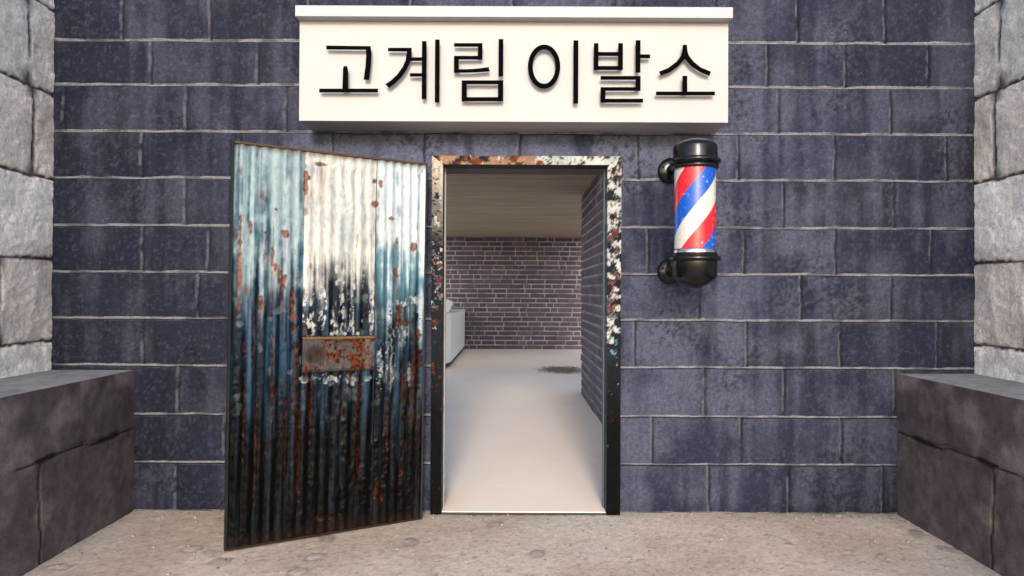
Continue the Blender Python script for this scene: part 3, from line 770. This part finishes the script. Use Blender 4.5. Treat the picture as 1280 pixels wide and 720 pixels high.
# ------------------------------------------------------------------ sign
sy = -.231
sgn = empty('shop_sign', (0, 0, 2.26), 'long white box sign with black raised Korean letters above the doorway', 'sign')
def OZl(z): return z - 2.26
m = MB(); m.box(-1.181, 1.190, sy, -.001, OZl(2.235), OZl(2.788), bev=.0015); m.build('box', M_sign, sgn)
m = MB(); m.box(-1.186, 1.195, sy - .062, -.001, OZl(2.7885), OZl(2.848), bev=.002); m.build('cornice', M_cornice, sgn)
ZR = .9295
def lp(x0, zx, zy):
    px = x0 + zx / 7.111; py = 40 + zy / 7.111 - .0045 * (x0 + zx / 7.111 - 640)
    return ((px - 641) * ZR / 213, 1.294 + (365 - py) * ZR / 213 - 2.26)
def letter(x0, shapes):
    mb = MB(); k = 0
    for sh in shapes:
        if sh[0] == 'r': _, a, b, c_, d_ = sh; poly = [(a, b), (c_, b), (c_, d_), (a, d_)]
        elif sh[0] == 'p': poly = sh[1]
        elif sh[0] == 'o':
            _, cx_, cy_, r1x, r1y, r2x, r2y = sh; n = 72
            vs = []; fs = []
            for i in range(n):
                a = 2 * math.pi * i / n
                for (rx_, ry_) in ((r1x, r1y), (r2x, r2y)):
                    x_, z_ = lp(x0, cx_ + rx_ * math.cos(a), cy_ + ry_ * math.sin(a))
                    vs += [(x_, sy - .040, z_), (x_, sy - .034, z_)]
            for i in range(n):
                a = i * 4; b = ((i + 1) % n) * 4
                fs += [[a, b, b + 2, a + 2], [a + 1, a + 3, b + 3, b + 1], [a, a + 1, b + 1, b], [a + 2, b + 2, b + 3, a + 3]]
            mb.add(vs, fs); 
            for ang_ in (0, math.pi):
                x_, z_ = lp(x0, cx_ + (r1x + r2x) / 2 * math.cos(ang_), cy_)
                mb.lathe([(.004, 0), (.004, .030)], (x_, sy - .030, z_), 8, axis='y')
            continue
        pts = [lp(x0, *p) for p in poly]
        d = .0005 * k; k += 1
        mb.prism(pts, sy - .040 - d, sy - .034 - d)
        cx_ = sum(p[0] for p in pts[:2]) / 2; 
        p0 = pts[0]; p2 = pts[len(pts) // 2]
        mx, mz = (p0[0] + p2[0]) / 2, (p0[1] + p2[1]) / 2
        if sh[0] == 'r' and abs(sh[4] - sh[2]) > 1.6 * abs(sh[3] - sh[1]): mb.lathe([(.004, 0), (.004, .030)], (mx, sy - .030, mz), 8, axis='y')
    mb.build('letter', M_letter, sgn, recalc=True)
letter(390, [('p', [(120, 115), (515, 120), (521, 190), (516, 290), (502, 420), (455, 417), (470, 300), (476, 200), (474, 150), (120, 147)]),
             ('p', [(276, 299), (306, 299), (313, 330), (316, 499), (266, 499), (270, 330)]), ('r', 60, 500, 582, 532)])
letter(390, [('p', [(670, 135), (880, 135), (880, 205), (866, 262), (835, 330), (790, 395), (735, 450), (680, 492), (648, 460), (700, 425), (755, 372), (800, 308), (828, 245), (840, 165), (670, 164)]),
             ('r', 872, 220, 974, 250), ('r', 866, 362, 974, 390), ('r', 973, 76, 1013, 592), ('r', 1090, 62, 1130, 622)])
letter(560, [('r', 50, 93, 262.5, 123), ('r', 262, 93, 303, 208), ('r', 50, 207, 303, 238), ('r', 50, 238, 92, 330),
             ('p', [(50, 328), (200, 326), (270, 320), (360, 308), (370, 345), (270, 352), (200, 355), (50, 358)]), ('r', 447, 58, 489, 390),
             ('r', 120, 427, 490, 460), ('r', 120, 577, 490, 612), ('r', 120, 460, 165, 577), ('r', 443, 460, 490, 577)])
letter(560, [('o', 853, 302, 144, 196, 101, 154), ('r', 1115, 68, 1158, 631)])
letter(730, [('r', 88, 93, 128, 332), ('r', 305, 93, 346, 332), ('r', 128, 173, 305, 206), ('r', 128, 298, 305, 332),
             ('r', 460, 68, 502, 355), ('r', 502, 195, 588, 228),
             ('r', 148, 388, 460, 420), ('r', 460, 388, 503, 488), ('r', 148, 488, 503, 519), ('r', 148, 519, 191, 592), ('r', 148, 592, 526, 625)])
letter(730, [('p', [(880, 108), (916, 108), (922, 170), (935, 205), (975, 258), (1040, 310), (1132, 348), (1118, 384), (1040, 352), (960, 300), (900, 232), (840, 298), (770, 350), (685, 382), (670, 346), (750, 315), (825, 258), (863, 205), (876, 170)]),
             ('r', 879, 385, 920, 526), ('r', 643, 526, 1167, 558)])

# ------------------------------------------------------------------ barber pole
PX, PYc = .944, -.46
pole = empty('barber_pole', (PX, PYc, 1.30), 'black capped barber pole with red, white and blue stripes on the wall', 'barber pole')
def stripe_mat():
    m = NT('barber_stripes'); tc = m.n('ShaderNodeTexCoord'); sx = m.n('ShaderNodeSeparateXYZ'); m.l(tc.outputs['Object'], sx.inputs[0])
    a = m.math('ARCTAN2', sx.outputs['Y'], sx.outputs['X'])
    t = m.math('SUBTRACT', m.math('DIVIDE', sx.outputs['Z'], .385), m.math('MULTIPLY', a, 2 / (2 * math.pi)))
    t = m.math('FRACT', m.math('ADD', t, STR_PH))
    c = m.ramp(t, [(0, (.50, .50, .47)), (1 / 3, (.0, .070, .42)), (2 / 3, (.58, .010, .022))], 'CONSTANT')
    co = m.coord(); n1 = m.noise(co, 45, 5, .6); n2 = m.noise(co, 140, 3, .6)
    sp = m.ramp(n1, [(.63, 0), (.67, 1)]); c = m.mix(m.math('MULTIPLY', sp, .55), c, (.55, .55, .53))
    sp2 = m.ramp(n2, [(.63, 0), (.67, 1)]); c = m.mix(m.math('MULTIPLY', sp2, .6), c, (.16, .16, .15))
    return m.fin(c, m.ramp(n1, [(.4, .22), (.7, .45)]), 0, m.bump(n1, .05, .002), .5)
STR_PH = .62
M_str = stripe_mat()
def L(z): return z - 1.30
m = MB(); m.lathe([(.0, L(1.516)), (.104, L(1.516)), (.104, L(1.936)), (.0, L(1.936))], (0, 0, 0), 96); m.build('striped_cylinder', M_str, pole, autosmooth=40)
m = MB(); m.lathe([(.100, L(1.930)), (.116, L(1.931)), (.120, L(1.938)), (.119, L(1.947)), (.113, L(1.951)), (.117, L(1.955)), (.128, L(1.962)), (.130, L(1.970)), (.127, L(1.978)),
                   (.113, L(1.984)), (.112, L(2.040)), (.109, L(2.052)), (.098, L(2.064)), (.070, L(2.078)), (.038, L(2.088)), (.020, L(2.091)), (0, L(2.092))], n=72)
m.build('top_cap', M_cap, pole, autosmooth=50)
m = MB(); m.lathe([(.104, L(1.497)), (.109, L(1.499)), (.109, L(1.512)), (.1045, L(1.520)), (.100, L(1.521))], n=72); m.build('collar', M_chrome, pole, autosmooth=50)
m = MB(); m.lathe([(0, L(1.318)), (.030, L(1.320)), (.070, L(1.338)), (.106, L(1.368)), (.112, L(1.378)), (.113, L(1.455)), (.127, L(1.459)), (.131, L(1.466)), (.130, L(1.477)),
                   (.124, L(1.482)), (.114, L(1.485)), (.115, L(1.494)), (.110, L(1.4965)), (.09, L(1.4965))], n=72)
m.build('bottom_cap', M_cap, pole, autosmooth=50)
for zz in (2.008, 1.417):
    m = MB()
    m.lathe([(.0, .455), (.073, .455), (.073, .432), (.066, .424), (.03, .42), (.03, .08), (.0, .08)], (-.02, 0, L(zz)), 40, axis='y')
    for k in (1, -1):
        m.lathe([(.008, .424), (.008, .416), (.004, .413)], (-.02 - .048, 0, L(zz) + .02 * k), 12, (.6, .6, .6), axis='y')
    m.build('bracket', M_cap, pole, recalc=True, autosmooth=50)

# ------------------------------------------------------------------ light, sky, camera
EL = 20.0
w = bpy.data.worlds.new('World'); S.world = w; w.use_nodes = True
nt = w.node_tree; nt.nodes.clear()
sky = nt.nodes.new('ShaderNodeTexSky'); sky.sky_type = 'NISHITA'; sky.sun_disc = False
sky.sun_elevation = R(EL); sky.sun_rotation = R(180); sky.air_density = 1.0; sky.dust_density = 1.5; sky.ozone_density = 1.0
bg = nt.nodes.new('ShaderNodeBackground'); bg.inputs[1].default_value = .15
ow = nt.nodes.new('ShaderNodeOutputWorld'); nt.links.new(sky.outputs[0], bg.inputs[0]); nt.links.new(bg.outputs[0], ow.inputs[0])
sl = bpy.data.lights.new('sun', 'SUN'); sl.energy = 1.1; sl.angle = R(10); sl.color = (1, .95, .90)
so = bpy.data.objects.new('sun', sl); COL.objects.link(so); so.location = (0, -6, 5)
so.rotation_euler = (R(90 - EL), 0, 0)
cam = bpy.data.cameras.new('camera'); cam.sensor_width = 36; cam.lens = 36 * 820 / 1280; cam.clip_end = 500; cam.clip_start = .05
co = bpy.data.objects.new('camera', cam); COL.objects.link(co)
co.matrix_world = Matrix.Translation((0, -3.85, 1.294)) @ Matrix.Rotation(R(90) + math.atan(5 / 820), 4, 'X') @ Matrix.Rotation(.0045, 4, 'Z')
S.camera = co
S.view_settings.view_transform = 'Standard'; S.view_settings.look = 'None'
S.view_settings.gamma = 1; S.view_settings.exposure = 1.2; S.view_settings.use_curve_mapping = False
